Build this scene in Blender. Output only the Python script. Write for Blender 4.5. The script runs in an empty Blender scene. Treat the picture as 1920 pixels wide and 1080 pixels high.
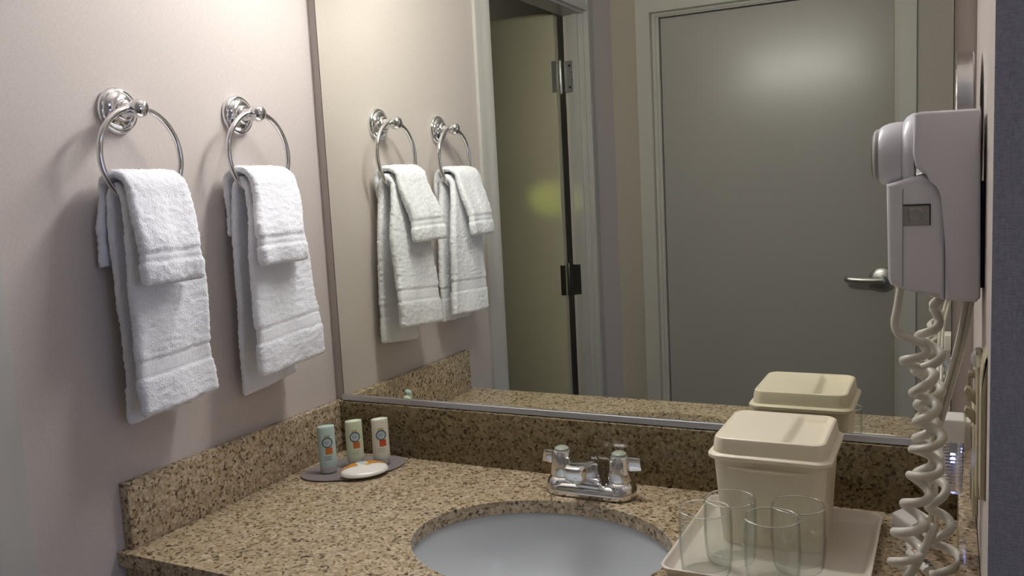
import bpy, bmesh, math, random
from mathutils import Vector, Matrix, noise
random.seed(7)
PI = math.pi
S = bpy.context.scene
C = S.collection
Z0 = 0.86                     # counter top above the floor; heights below are given from the counter top

# ------------------------------------------------------------------ camera, world, lights, exposure
cam_d = bpy.data.cameras.new('camera'); cam = bpy.data.objects.new('camera', cam_d); C.objects.link(cam)
cam_d.sensor_fit = 'HORIZONTAL'; cam_d.sensor_width = 36.0; cam_d.lens = 36.0 * 1634.1 / 1920.0
cam_d.clip_start = 0.01
def set_camera():
    yaw, pitch, roll = 0.46992, 0.11901, -0.05138
    f = Vector((-math.sin(yaw)*math.cos(pitch), math.cos(yaw)*math.cos(pitch), -math.sin(pitch)))
    r = Vector((math.cos(yaw), math.sin(yaw), 0)); u = r.cross(f)
    r2 = r*math.cos(roll) + u*math.sin(roll); u2 = -r*math.sin(roll) + u*math.cos(roll)
    m = Matrix((r2, u2, -f)).transposed().to_4x4()
    m.translation = Vector((1.1078, -1.3765, 0.5149 + Z0))
    cam.matrix_world = m
set_camera()
S.camera = cam
w = bpy.data.worlds.new('world'); S.world = w; w.use_nodes = True
w.node_tree.nodes['Background'].inputs[0].default_value = (0.55, 0.62, 0.80, 1)
w.node_tree.nodes['Background'].inputs[1].default_value = 0.35
S.view_settings.view_transform = 'Standard'; S.view_settings.look = 'None'
S.view_settings.gamma = 1.0; S.view_settings.use_curve_mapping = False
S.view_settings.exposure = 0.0
S.cycles.transparent_max_bounces = 32; S.cycles.max_bounces = 16; S.cycles.transmission_bounces = 14; S.cycles.glossy_bounces = 8

def area_light(name, loc, aim, sx, sy, power, color):
    l = bpy.data.lights.new(name, 'AREA'); l.shape = 'RECTANGLE'; l.size = sx; l.size_y = sy
    l.energy = power; l.color = color
    o = bpy.data.objects.new(name, l); C.objects.link(o)
    o.location = Vector(loc) + Vector((0, 0, Z0))
    d = Vector(aim) - Vector(loc); o.rotation_euler = d.to_track_quat('-Z', 'Y').to_euler()
    return o
# daylight coming in by the window at the far end of the hall
area_light('window_daylight', (3.10, -1.15, 0.45), (0.0, -1.15, 0.35), 0.85, 1.15, 5.8, (0.58, 0.66, 1.0))
# added soft fill under the hall ceiling, for the dryer side and hall wall
area_light('hall_fill', (2.0, -1.10, 1.52), (2.0, -1.10, 0.0), 0.9, 0.5, 2.2, (0.76, 0.82, 1.0))
# yellow green lamp in the dark bathroom beyond the open door
sp = bpy.data.lights.new('bathroom_lamp', 'SPOT'); sp.energy = 6.0; sp.color = (0.85, 1.0, 0.12)
sp.spot_size = math.radians(13); sp.spot_blend = 1.0; sp.shadow_soft_size = 0.02
spo = bpy.data.objects.new('bathroom_lamp', sp); C.objects.link(spo)
spo.location = (-0.62, -0.92, 0.50 + Z0)
spo.rotation_euler = (Vector((-0.135, -1.405, 0.455)) - Vector((-0.62, -0.92, 0.50))).to_track_quat('-Z', 'Y').to_euler()
pl0 = bpy.data.lights.new('bathroom_fill', 'POINT'); pl0.energy = 0.8; pl0.shadow_soft_size = 0.06; pl0.color = (1.0, 0.93, 0.8)  # added dim fill for the otherwise black bathroom ceiling and walls
plo = bpy.data.objects.new('bathroom_fill', pl0); C.objects.link(plo); plo.location = (-0.95, -1.85, 1.20 + Z0)
LAMP_STRENGTH = 50.0
LAMP_COLOR = (1.0, 0.985, 0.96)

# ------------------------------------------------------------------ materials
def lin(r, g, b):
    return tuple(((c/255)/12.92 if c/255 <= 0.04045 else ((c/255+0.055)/1.055)**2.4) for c in (r, g, b)) + (1,)
def mat(name, col, rough=0.5, metal=0.0, spec=0.5, trans=0.0, ior=1.45, emit=None, estr=0.0, coat=0.0):
    m = bpy.data.materials.new(name); m.use_nodes = True
    b = m.node_tree.nodes['Principled BSDF']
    b.inputs['Base Color'].default_value = col if len(col) == 4 else tuple(col) + (1,)
    b.inputs['Roughness'].default_value = rough; b.inputs['Metallic'].default_value = metal
    b.inputs['Specular IOR Level'].default_value = spec
    b.inputs['Transmission Weight'].default_value = trans; b.inputs['IOR'].default_value = ior
    b.inputs['Coat Weight'].default_value = coat
    if emit:
        b.inputs['Emission Color'].default_value = tuple(emit) + (1,); b.inputs['Emission Strength'].default_value = estr
    return m
def N(m, t, **kw):
    n = m.node_tree.nodes.new(t)
    for k, v in kw.items():
        if k in n.inputs: n.inputs[k].default_value = v
        else: setattr(n, k, v)
    return n
def L(m, a, b): m.node_tree.links.new(a, b)
def coords(m, scale=(1, 1, 1)):
    tc = N(m, 'ShaderNodeTexCoord'); mp = N(m, 'ShaderNodeMapping'); mp.inputs['Scale'].default_value = scale
    L(m, tc.outputs['Object'], mp.inputs['Vector']); return mp.outputs['Vector']
def bump(m, height, strength, dist):
    b = N(m, 'ShaderNodeBump'); b.inputs['Strength'].default_value = strength; b.inputs['Distance'].default_value = dist
    L(m, height, b.inputs['Height']); L(m, b.outputs['Normal'], m.node_tree.nodes['Principled BSDF'].inputs['Normal'])
def ramp(m, fac, stops):
    r = N(m, 'ShaderNodeValToRGB'); e = r.color_ramp.elements
    while len(e) < len(stops): e.new(0.5)
    for k, (p, c) in enumerate(stops): e[k].position = p; e[k].color = c
    L(m, fac, r.inputs['Fac']); return r.outputs['Color']
def base(m, col): L(m, col, m.node_tree.nodes['Principled BSDF'].inputs['Base Color'])

def linen(name, c1, c2, rough=0.62, sc=1.0, bs=0.12):
    m = mat(name, c1, rough, spec=0.35)
    v1 = coords(m, (160*sc, 160*sc, 620*sc)); n1 = N(m, 'ShaderNodeTexNoise', Scale=1.0, Detail=2.0); L(m, v1, n1.inputs['Vector'])
    v2 = coords(m, (620*sc, 620*sc, 130*sc)); n2 = N(m, 'ShaderNodeTexNoise', Scale=1.0, Detail=2.0); L(m, v2, n2.inputs['Vector'])
    mx = N(m, 'ShaderNodeMath', operation='ADD'); L(m, n1.outputs['Fac'], mx.inputs[0]); L(m, n2.outputs['Fac'], mx.inputs[1])
    hv = N(m, 'ShaderNodeMath', operation='MULTIPLY'); L(m, mx.outputs[0], hv.inputs[0]); hv.inputs[1].default_value = 0.5
    base(m, ramp(m, hv.outputs[0], [(0.36, c1), (0.64, c2)])); bump(m, hv.outputs[0], bs, 0.0012)
    return m
M = {}
M['wall'] = linen('wallpaper', (0.55, 0.49, 0.46, 1), (0.61, 0.55, 0.52, 1))
M['hallwall'] = linen('hall_wallcovering', lin(152, 150, 160), lin(174, 172, 182), 0.8, 1.3, 0.3)
M['farwall'] = linen('far_wallpaper', (0.40, 0.36, 0.30, 1), (0.46, 0.41, 0.35, 1))
M['paint'] = mat('door_paint', (0.52, 0.50, 0.45, 1), 0.30)
M['trim'] = mat('trim_paint', (0.48, 0.465, 0.445, 1), 0.38)
M['greydoor'] = mat('grey_door_paint', (0.385, 0.365, 0.345, 1), 0.24)
M['leaf'] = mat('bathroom_door_paint', (0.50, 0.47, 0.34, 1), 0.34)
M['ceiling'] = mat('ceiling_paint', (0.72, 0.70, 0.66, 1), 0.9)
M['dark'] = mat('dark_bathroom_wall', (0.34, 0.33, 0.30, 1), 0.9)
M['carpet'] = linen('carpet', (0.14, 0.115, 0.09, 1), (0.19, 0.155, 0.12, 1), 0.95, 0.4)
M['chrome'] = mat('chrome', (0.80, 0.80, 0.82, 1), 0.09, 1.0)
M['steel'] = mat('satin_steel', (0.68, 0.68, 0.66, 1), 0.36, 1.0)
M['alu'] = mat('aluminium_channel', (0.62, 0.62, 0.66, 1), 0.38, 1.0)
M['gap'] = mat('shadow_gap', (0.02, 0.02, 0.025, 1), 0.8)
M['mirror'] = mat('mirror_glass', (0.885, 0.90, 0.815, 1), 0.004, 1.0)
M['mirroredge'] = mat('mirror_edge', (0.05, 0.06, 0.055, 1), 0.3)
M['porcelain'] = mat('porcelain', (0.60, 0.63, 0.665, 1), 0.12, coat=0.3)
M['white_plastic'] = mat('white_plastic', (0.84, 0.83, 0.90, 1), 0.28)
M['white_plastic2'] = mat('white_cap_plastic', (0.82, 0.80, 0.78, 1), 0.35)
M['cord'] = mat('cord_plastic', (0.72, 0.69, 0.62, 1), 0.35)
M['cream'] = mat('cream_plastic', (0.88, 0.80, 0.64, 1), 0.36)
M['tray'] = mat('tray_plastic', (0.76, 0.70, 0.62, 1), 0.40)
M['beige'] = mat('beige_plastic', (0.54, 0.48, 0.33, 1), 0.38)
M['navy'] = mat('navy_plastic', (0.022, 0.022, 0.06, 1), 0.5)
M['greyplastic'] = mat('grey_plastic', (0.36, 0.36, 0.35, 1), 0.4)
M['grille'] = mat('grille_plastic', (0.42, 0.41, 0.40, 1), 0.45)
M['seam'] = mat('seam_line', (0.30, 0.28, 0.29, 1), 0.6)
M['lampmetal'] = mat('lamp_metal', (0.7, 0.7, 0.7, 1), 0.25, 1.0)
M['diffuser'] = mat('lamp_diffuser', (0.9, 0.9, 0.88, 1), 0.5, emit=LAMP_COLOR, estr=LAMP_STRENGTH)
M['led'] = mat('night_light_diode', (0.3, 0.35, 0.8, 1), 0.4, emit=(0.35, 0.42, 1.0), estr=14.0)
M['glass'] = mat('clear_glass', (0.965, 0.985, 0.975, 1), 0.0, trans=1.0, ior=1.47)
M['clearplastic'] = mat('clear_plastic', (0.93, 0.93, 0.93, 1), 0.05, trans=1.0, ior=1.45)
M['dish'] = mat('clear_dish_plastic', (0.41, 0.365, 0.365, 1), 0.12, trans=0.35, ior=1.3)
M['button'] = mat('pale_green_button', (0.42, 0.46, 0.38, 1), 0.25, trans=0.2)
M['frost'] = mat('frosted_plastic', (0.72, 0.72, 0.72, 1), 0.30, trans=0.35)
M['b_blue'] = mat('pale_blue_bottle', (0.54, 0.69, 0.65, 1), 0.30, trans=0.1)
M['b_green'] = mat('pale_green_bottle', (0.70, 0.76, 0.56, 1), 0.30, trans=0.1)
M['b_cream'] = mat('cream_bottle', (0.82, 0.81, 0.68, 1), 0.30, trans=0.1)
M['ring'] = mat('print_blue', (0.045, 0.10, 0.13, 1), 0.5)
M['ringfill'] = mat('print_pale_blue', (0.48, 0.56, 0.60, 1), 0.5)
M['orange'] = mat('print_orange', (0.50, 0.14, 0.025, 1), 0.5)
M['redorange'] = mat('print_red', (0.52, 0.075, 0.02, 1), 0.5)
M['tan'] = mat('print_tan', (0.52, 0.40, 0.20, 1), 0.5)
M['olive'] = mat('print_olive', (0.33, 0.40, 0.20, 1), 0.5)
M['leafgreen'] = mat('print_green', (0.42, 0.50, 0.26, 1), 0.5)
M['soap'] = mat('soap_wrap', (0.78, 0.76, 0.70, 1), 0.22)
M['soaporange'] = mat('soap_print_orange', (0.62, 0.24, 0.03, 1), 0.25)
M['soapyellow'] = mat('soap_print_yellow', (0.68, 0.45, 0.06, 1), 0.25)
M['tagwhite'] = mat('tag_paper', (0.78, 0.76, 0.72, 1), 0.5)
M['ink'] = mat('tag_ink', (0.03, 0.03, 0.035, 1), 0.6)
M['redink'] = mat('tag_red_ink', (0.45, 0.04, 0.03, 1), 0.6)
M['curtain'] = mat('window_frame_paint', (0.7, 0.7, 0.68, 1), 0.5)

def granite(name, k, shift):
    m = mat(name, (0.3, 0.25, 0.18, 1), 0.14, spec=0.5)
    v = coords(m)
    wn = N(m, 'ShaderNodeTexNoise', Scale=150.0, Detail=2.0); L(m, v, wn.inputs['Vector'])
    wm = N(m, 'ShaderNodeVectorMath', operation='SCALE'); wm.inputs['Scale'].default_value = 0.006; L(m, wn.outputs['Color'], wm.inputs[0])
    wa = N(m, 'ShaderNodeVectorMath', operation='ADD'); L(m, v, wa.inputs[0]); L(m, wm.outputs[0], wa.inputs[1])
    vo = N(m, 'ShaderNodeTexVoronoi', Scale=235.0); L(m, wa.outputs[0], vo.inputs['Vector'])
    hs = N(m, 'ShaderNodeSeparateColor'); L(m, vo.outputs['Color'], hs.inputs[0])
    grains = ramp(m, hs.outputs[0], [(0.0, lin(74, 64, 46)), (0.12, lin(128, 112, 86)), (0.28, lin(170, 154, 123)), (0.60, lin(186, 170, 139)), (0.82, lin(202, 190, 164)), (1.0, lin(178, 153, 110))])
    n2 = N(m, 'ShaderNodeTexNoise', Scale=300.0, Detail=3.0, Roughness=0.6); L(m, v, n2.inputs['Vector'])
    dark = ramp(m, n2.outputs['Fac'], [(0.31, (1, 1, 1, 1)), (0.41, (0, 0, 0, 1))])
    mx = N(m, 'ShaderNodeMixRGB'); mx.inputs['Color2'].default_value = lin(66, 52, 36)
    df = N(m, 'ShaderNodeMath', operation='MULTIPLY'); L(m, dark, df.inputs[0]); df.inputs[1].default_value = 0.66
    L(m, df.outputs[0], mx.inputs['Fac']); L(m, grains, mx.inputs['Color1'])
    n3 = N(m, 'ShaderNodeTexNoise', Scale=60.0, Detail=2.0); L(m, v, n3.inputs['Vector'])
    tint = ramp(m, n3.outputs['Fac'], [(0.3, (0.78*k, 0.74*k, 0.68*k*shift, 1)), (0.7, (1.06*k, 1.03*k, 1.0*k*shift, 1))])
    mu = N(m, 'ShaderNodeMixRGB', blend_type='MULTIPLY'); mu.inputs['Fac'].default_value = 1.0
    L(m, mx.outputs[0], mu.inputs['Color1']); L(m, tint, mu.inputs['Color2']); base(m, mu.outputs[0])
    return m
M['granite'] = granite('granite', 1.05, 1.10)
M['darkenedgranite'] = granite('darkened_granite', 0.50, 0.88)  # backsplash copy, its colour darkened where shading alone stays too bright
def terry():
    m = mat('terry_cloth', (0.87, 0.88, 0.94, 1), 0.95, spec=0.1)
    b = m.node_tree.nodes['Principled BSDF']; b.inputs['Sheen Weight'].default_value = 0.25
    v = coords(m); n = N(m, 'ShaderNodeTexNoise', Scale=420.0, Detail=2.0); L(m, v, n.inputs['Vector'])
    n2 = N(m, 'ShaderNodeTexNoise', Scale=110.0, Detail=2.0); L(m, v, n2.inputs['Vector'])
    mx = N(m, 'ShaderNodeMath', operation='ADD'); L(m, n.outputs['Fac'], mx.inputs[0]); L(m, n2.outputs['Fac'], mx.inputs[1])
    bump(m, mx.outputs[0], 0.55, 0.0022); return m
M['terry'] = terry()
def weave():
    m = mat('woven_band', (0.85, 0.855, 0.91, 1), 0.85, spec=0.15)
    v = coords(m, (300, 700, 500)); n = N(m, 'ShaderNodeTexWave', Scale=0.6, Distortion=3.0); L(m, v, n.inputs['Vector'])
    bump(m, n.outputs['Fac'], 0.25, 0.0008); return m
M['weave'] = weave()

# ------------------------------------------------------------------ object helpers
ROOT = {}
def tag(o, label=None, cat=None, group=None, kind=None):
    if label: o['label'] = label
    if cat: o['category'] = cat
    if group: o['group'] = group
    if kind: o['kind'] = kind
    return o
def thing(name, label, cat, loc, group=None, rotz=0.0):
    o = bpy.data.objects.new(name, None); C.objects.link(o)
    o.location = (loc[0], loc[1], loc[2] + Z0); o.rotation_euler = (0, 0, rotz); o.empty_display_size = 0.05
    ROOT[o.name] = Vector(loc)
    return tag(o, label, cat, group)
def obj(name, bm, m, parent=None, org=None, smooth=True, local=False, angle=40):
    """link bm as ONE mesh object; coordinates are from the counter top (or already about the thing when local)"""
    bmesh.ops.recalc_face_normals(bm, faces=bm.faces[:])
    me = bpy.data.meshes.new(name)
    if org is None:
        org = ROOT[parent.name] if parent is not None else Vector((0, 0, 0))
    org = Vector(org)
    if not local: bmesh.ops.translate(bm, verts=bm.verts[:], vec=-org)
    if smooth:
        lim = math.radians(angle)
        for f in bm.faces: f.smooth = True
        for e in bm.edges:
            if len(e.link_faces) == 2 and e.calc_face_angle(0) > lim: e.smooth = False
    bm.to_mesh(me); bm.free()
    for mm in (m if isinstance(m, (list, tuple)) else [m]): me.materials.append(mm)
    o = bpy.data.objects.new(name, me); C.objects.link(o)
    if parent is not None:
        o.parent = parent; ROOT[o.name] = org
    else:
        o.location = org + Vector((0, 0, Z0))
    return o
def struct(name, bm, m, parent=None):
    o = obj(name, bm, m, parent)
    if parent is None: o['kind'] = 'structure'
    ROOT[o.name] = Vector((0, 0, 0))
    return o
def NB(): return bmesh.new()
def box(bm, x0, x1, y0, y1, z0, z1, bev=0.0, seg=3):
    r = bmesh.ops.create_cube(bm, size=1.0); vs = r['verts']
    for v in vs:
        v.co = Vector(((x0+x1)/2 + v.co.x*(x1-x0), (y0+y1)/2 + v.co.y*(y1-y0), (z0+z1)/2 + v.co.z*(z1-z0)))
    if bev > 0:
        es = list({e for v in vs for e in v.link_edges})
        bmesh.ops.bevel(bm, geom=es, offset=bev, segments=seg, profile=0.5, affect='EDGES')
    return bm
def frame_of(axis):
    a = Vector(axis).normalized(); t = Vector((0, 0, 1)) if abs(a.z) < 0.9 else Vector((1, 0, 0))
    u = t.cross(a).normalized(); return a, u, a.cross(u)
def lathe(bm, prof, o, axis=(0, 0, 1), n=40, sx=1.0, sy=1.0):
    """prof: (radius, height along axis)"""
    a, u, v = frame_of(axis); o = Vector(o); rings = []
    for r, h in prof:
        if r < 1e-6: rings.append([bm.verts.new(o + a*h)])
        else: rings.append([bm.verts.new(o + a*h + u*(r*sx*math.cos(2*PI*k/n)) + v*(r*sy*math.sin(2*PI*k/n))) for k in range(n)])
    for A, B in zip(rings, rings[1:]):
        for k in range(n):
            q = [A[k % len(A)], A[(k+1) % n % len(A)], B[(k+1) % n % len(B)], B[k % len(B)]]
            q = list(dict.fromkeys(q))
            if len(q) > 2: bm.faces.new(q)
    return bm
def loft(bm, rings, cap=True, closed=True):
    R = [[bm.verts.new(p) for p in ring] for ring in rings]; n = len(R[0])
    for A, B in zip(R, R[1:]):
        for k in range(n if closed else n-1):
            bm.faces.new([A[k], A[(k+1) % n], B[(k+1) % n], B[k]])
    if cap:
        bm.faces.new(R[0]); bm.faces.new(R[-1])
    return R
def tube(bm, pts, r, n=10, rb=None):
    """tube of radius r (flattened to rb on one axis) along points"""
    pts = [Vector(p) for p in pts]; rings = []; rb = rb or r
    t0 = (pts[1]-pts[0]).normalized(); u = frame_of(t0)[1]
    for i, p in enumerate(pts):
        t = (pts[min(i+1, len(pts)-1)] - pts[max(i-1, 0)]).normalized()
        u = (u - t*u.dot(t)).normalized(); v = t.cross(u)
        rings.append([p + u*(r*math.cos(2*PI*k/n)) + v*(rb*math.sin(2*PI*k/n)) for k in range(n)])
    loft(bm, rings)
    return bm
def spline(pts, n=12):
    """Catmull-Rom through the points"""
    P = [Vector(p) for p in pts]; P = [P[0]*2-P[1]] + P + [P[-1]*2-P[-2]]; out = []
    for i in range(1, len(P)-2):
        a, b, c, d = P[i-1:i+3]
        for k in range(n):
            t = k/n
            out.append(0.5*((2*b) + (c-a)*t + (2*a-5*b+4*c-d)*t*t + (3*b-a-3*c+d)*t**3))
    out.append(P[-2]); return out
def prism(bm, poly, fixed, d0, d1, bev=0.0, seg=3):
    """polygon (a, b) extruded along axis 'x', 'y' or 'z' from d0 to d1"""
    def pt(a, b, d): return {'x': (d, a, b), 'y': (a, d, b), 'z': (a, b, d)}[fixed]
    A = [bm.verts.new(pt(a, b, d0)) for a, b in poly]; B = [bm.verts.new(pt(a, b, d1)) for a, b in poly]
    fa, fb = bm.faces.new(A), bm.faces.new(B[::-1]); n = len(poly)
    for k in range(n): bm.faces.new([A[k], B[k], B[(k+1) % n], A[(k+1) % n]])
    if bev > 0:
        bmesh.ops.bevel(bm, geom=list(fa.edges) + list(fb.edges), offset=bev, segments=seg, profile=0.5, affect='EDGES')
    return bm
def rrect(cx, cy, hx, hy, r, n=6):
    out = []
    for qx, qy, a0 in ((1, 1, 0), (-1, 1, 90), (-1, -1, 180), (1, -1, 270)):
        for k in range(n+1):
            a = math.radians(a0 + 90*k/n); out.append((cx + qx*(hx-r) + r*math.cos(a), cy + qy*(hy-r) + r*math.sin(a)))
    return out

# ------------------------------------------------------------------ the room
W, WE, D, LS, TH, HS = 1.137, -0.59, 0.540, 0.525, 0.019, 0.1016
CEIL, FLOOR, YF, XR = 1.54, -0.86, -1.713, 3.2
JN, JF, DT, WT = -0.735, -1.445, 1.074, 0.074        # bathroom door: near jamb, far jamb, head, wall thickness

struct('floor', box(NB(), -1.8, XR+0.1, -2.6, 0.6, FLOOR-0.08, FLOOR), M['carpet'])
struct('ceiling', box(NB(), -1.8, XR+0.1, -2.6, 0.6, CEIL, CEIL+0.08), M['ceiling'])
b = NB()
box(b, -WT, 0, JN, 0.0, FLOOR, CEIL); box(b, -WT, 0, YF, JF, FLOOR, CEIL); box(b, -WT, 0, JF, JN, DT, CEIL)
struct('wall_left', b, M['wall'])
struct('wall_back', box(NB(), -WT, XR, 0.0, 0.1, FLOOR, CEIL), M['wall'])
b = NB(); box(b, W, W+0.13, WE+0.004, 0.0, FLOOR, CEIL)
struct('wall_right', b, M['wall'])
struct('wall_hall', box(NB(), W, XR, WE, WE+0.004, FLOOR, CEIL), M['hallwall'])
# far wall with the doorway of the grey door
FX0, FX1, FT = 0.149, 0.955, 1.088
b = NB()
box(b, -WT, FX0, YF-0.12, YF, FLOOR, CEIL); box(b, FX1, XR, YF-0.12, YF, FLOOR, CEIL); box(b, FX0, FX1, YF-0.12, YF, FT, CEIL)
struct('wall_far', b, M['farwall'])
b = NB()
wy0, wy1, wz0, wz1 = -1.60, -0.70, -0.15, 1.05
box(b, XR, XR+0.1, YF-0.12, wy0, FLOOR, CEIL); box(b, XR, XR+0.1, wy1, 0.1, FLOOR, CEIL)
box(b, XR, XR+0.1, wy0, wy1, FLOOR, wz0); box(b, XR, XR+0.1, wy0, wy1, wz1, CEIL)
struct('wall_end', b, M['farwall'])
b = NB()
for y in (wy0, (wy0+wy1)/2-0.02, wy1-0.04): box(b, XR+0.02, XR+0.06, y, y+0.04, wz0, wz1)
for z in (wz0, wz1-0.04): box(b, XR+0.02, XR+0.06, wy0, wy1, z, z+0.04)
win = struct('window_1', b, M['curtain'])
# bathroom beyond the open door
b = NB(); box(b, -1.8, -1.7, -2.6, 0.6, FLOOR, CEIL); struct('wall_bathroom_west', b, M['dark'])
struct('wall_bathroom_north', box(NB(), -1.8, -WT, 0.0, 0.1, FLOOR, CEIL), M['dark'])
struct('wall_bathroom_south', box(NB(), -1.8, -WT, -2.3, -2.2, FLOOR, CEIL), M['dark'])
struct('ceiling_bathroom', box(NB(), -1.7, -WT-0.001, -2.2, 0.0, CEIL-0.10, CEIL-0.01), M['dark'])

# bathroom doorway casing and jambs
def casing(bm, y0, y1, z0, z1):
    """moulded flat strip on the hall side of the left wall"""
    prism(bm, [(0.0, y0), (0.017, y0), (0.017, y0+(y1-y0)*0.35), (0.013, y0+(y1-y0)*0.45), (0.013, y0+(y1-y0)*0.75), (0.009, y1), (0.0, y1)], 'z', z0, z1)
b = NB(); casing(b, JN, JN+0.066, FLOOR, DT+0.066); struct('trim_1', b, M['trim'])
b = NB(); casing(b, JF, JF-0.066, FLOOR, DT+0.066); struct('trim_2', b, M['trim'])
b = NB(); prism(b, [(0.0, DT), (0.017, DT), (0.017, DT+0.023), (0.013, DT+0.03), (0.013, DT+0.05), (0.009, DT+0.066), (0.0, DT+0.066)], 'y', JF, JN)
struct('trim_3', b, M['trim'])
b = NB()
box(b, -WT+0.012, 0.0005, JF, JF+0.006, FLOOR, DT); box(b, -WT, 0.0005, JN-0.006, JN, FLOOR, DT); box(b, -WT, 0.0005, JF, JN, DT-0.006, DT)
box(b, -0.040, -0.018, JF+0.006, JF+0.016, FLOOR, DT-0.006); box(b, -0.040, -0.018, JN-0.016, JN-0.006, FLOOR, DT-0.006)
struct('trim_4', b, M['trim'])

# open bathroom door (leaf stands at a right angle to the wall) with its hinges
dr = struct('door_1', box(NB(), -0.093-0.70, -0.093, -1.440, -1.405, FLOOR+0.012, 1.082, 0.0015, 1), M['leaf'])
def hinge(zc, m, holes):
    h = 0.052
    b = NB(); box(b, -0.0735, -0.029, JF+0.006, JF+0.0085, zc-h, zc+h, 0.001, 1)
    for k, z in enumerate((-0.036, -0.012, 0.012, 0.036)):
        lathe(b, [(0.0, 0.0012), (0.0038, 0.0010), (0.0042, 0.0001)], (-0.042 - (0.012 if k in (0, 3) else 0), JF+0.0085, zc+z), (0, 1, 0), 12)
    for f in b.faces:
        if f.calc_center_median().y > JF+0.00851: f.material_index = 1
    o = obj('hinge', b, [m, M['ink']], dr, org=(0, 0, 0))
    b = NB(); lathe(b, [(0.0, -h-0.006), (0.004, -h-0.005), (0.0062, -h), (0.0062, h), (0.0045, h+0.005), (0.0, h+0.006)], (-0.0865, JF+0.011, zc), (0, 0, 1), 16)
    box(b, -0.105, -0.0865, -1.4046, -1.4030, zc-h, zc+h)
    obj('hinge_pin', b, m, o, org=(0, 0, 0))
M['hingedark'] = mat('dark_hinge_steel', (0.16, 0.15, 0.12, 1), 0.42, 1.0)
hinge(0.866, M['steel'], True); hinge(0.172, M['hingedark'], True)

# grey hall door in its steel frame, lever handle
b = NB()
fo = 0.052
def uframe(bm, xo0, xo1, xi0, xi1, zo, zi, y0, y1):
    box(bm, xo0, xi0, y0, y1, FLOOR, zo); box(bm, xi1, xo1, y0, y1, FLOOR, zo); box(bm, xi0, xi1, y0, y1, zi, zo)
uframe(b, FX0-fo, FX1+fo, FX0-0.001, FX1+0.001, FT+fo, FT+0.001, YF-0.002, YF+0.012)
uframe(b, FX0-0.001, FX1+0.001, FX0+0.012, FX1-0.010, FT+0.001, FT-0.010, YF-0.10, YF-0.012)
uframe(b, FX0+0.012, FX1-0.010, FX0+0.022, FX1-0.013, FT-0.010, FT-0.014, YF-0.10, YF-0.020)
struct('trim_5', b, M['paint'])
d2 = struct('door_2', box(NB(), FX0+0.025, FX1-0.014, YF-0.078, YF-0.034, FLOOR+0.01, FT-0.017, 0.001, 1), M['greydoor'])
yl = YF-0.034
b = NB(); lathe(b, [(0, 0), (0.042, 0), (0.042, 0.004), (0.038, 0.009), (0.026, 0.012), (0.016, 0.014), (0.013, 0.03), (0.012, 0.050), (0, 0.052)], (0.905, yl, 0.138), (0, 1, 0), 36)
lv = obj('lever_rose', b, M['steel'], d2, org=(0, 0, 0))
b = NB(); tube(b, spline([(0.908, yl+0.046, 0.139), (0.88, yl+0.049, 0.139), (0.84, yl+0.050, 0.140), (0.805, yl+0.046, 0.142), (0.796, yl+0.036, 0.142)]), 0.0085, 12, 0.011)
obj('lever_arm', b, M['steel'], lv, org=(0, 0, 0))

# ------------------------------------------------------------------ vanity light above the mirror (out of the frame; lights the alcove)
LX, LZ = 0.41, 1.035
vl = thing('vanity_light', 'white bar light mounted on the wall above the large mirror', 'light', (LX, 0, LZ-0.06))
obj('back_plate', box(NB(), LX-0.30, LX+0.30, -0.02, 0.0, LZ-0.055, LZ+0.055, 0.004), M['lampmetal'], vl)
b = NB(); prism(b, rrect(-0.047, LZ, 0.026, 0.032, 0.02, 6), 'x', LX-0.27, LX+0.27)
obj('diffuser', b, M['diffuser'], vl)
b = NB(); box(b, LX-0.28, LX-0.27, -0.075, -0.02, LZ-0.034, LZ+0.034, 0.004); obj('end_cap', b, M['lampmetal'], vl)
b = NB(); box(b, LX+0.27, LX+0.28, -0.075, -0.02, LZ-0.034, LZ+0.034, 0.004); obj('end_cap', b, M['lampmetal'], vl)

# ------------------------------------------------------------------ wall mirror
MX0, MX1, MZ0, MZ1 = 0.0213, 1.110, 0.112, 0.965
mr = thing('wall_mirror', 'large frameless wall mirror above the granite backsplash', 'mirror', ((MX0+MX1)/2, 0, MZ0))
obj('mirror_glass', box(NB(), MX0+0.0012, MX1-0.0012, -0.0062, -0.0030, MZ0, MZ1), M['mirror'], mr, smooth=False)
b = NB(); box(b, MX0, MX0+0.0012, -0.0064, 0, MZ0, MZ1); box(b, MX1-0.0012, MX1, -0.0064, 0, MZ0, MZ1); box(b, MX0, MX1, -0.0030, 0, MZ0, MZ1)
obj('mirror_edge', b, M['mirroredge'], mr, smooth=False)
b = NB(); prism(b, [(-0.0005, 0.1022), (-0.0112, 0.1022), (-0.0125, 0.1035), (-0.0105, 0.1128), (-0.0092, 0.1134), (-0.0066, 0.1134), (-0.0066, 0.1105), (-0.0005, 0.1105)], 'x', MX0, MX1)
obj('bottom_channel', b, M['alu'], mr, smooth=False)

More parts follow.
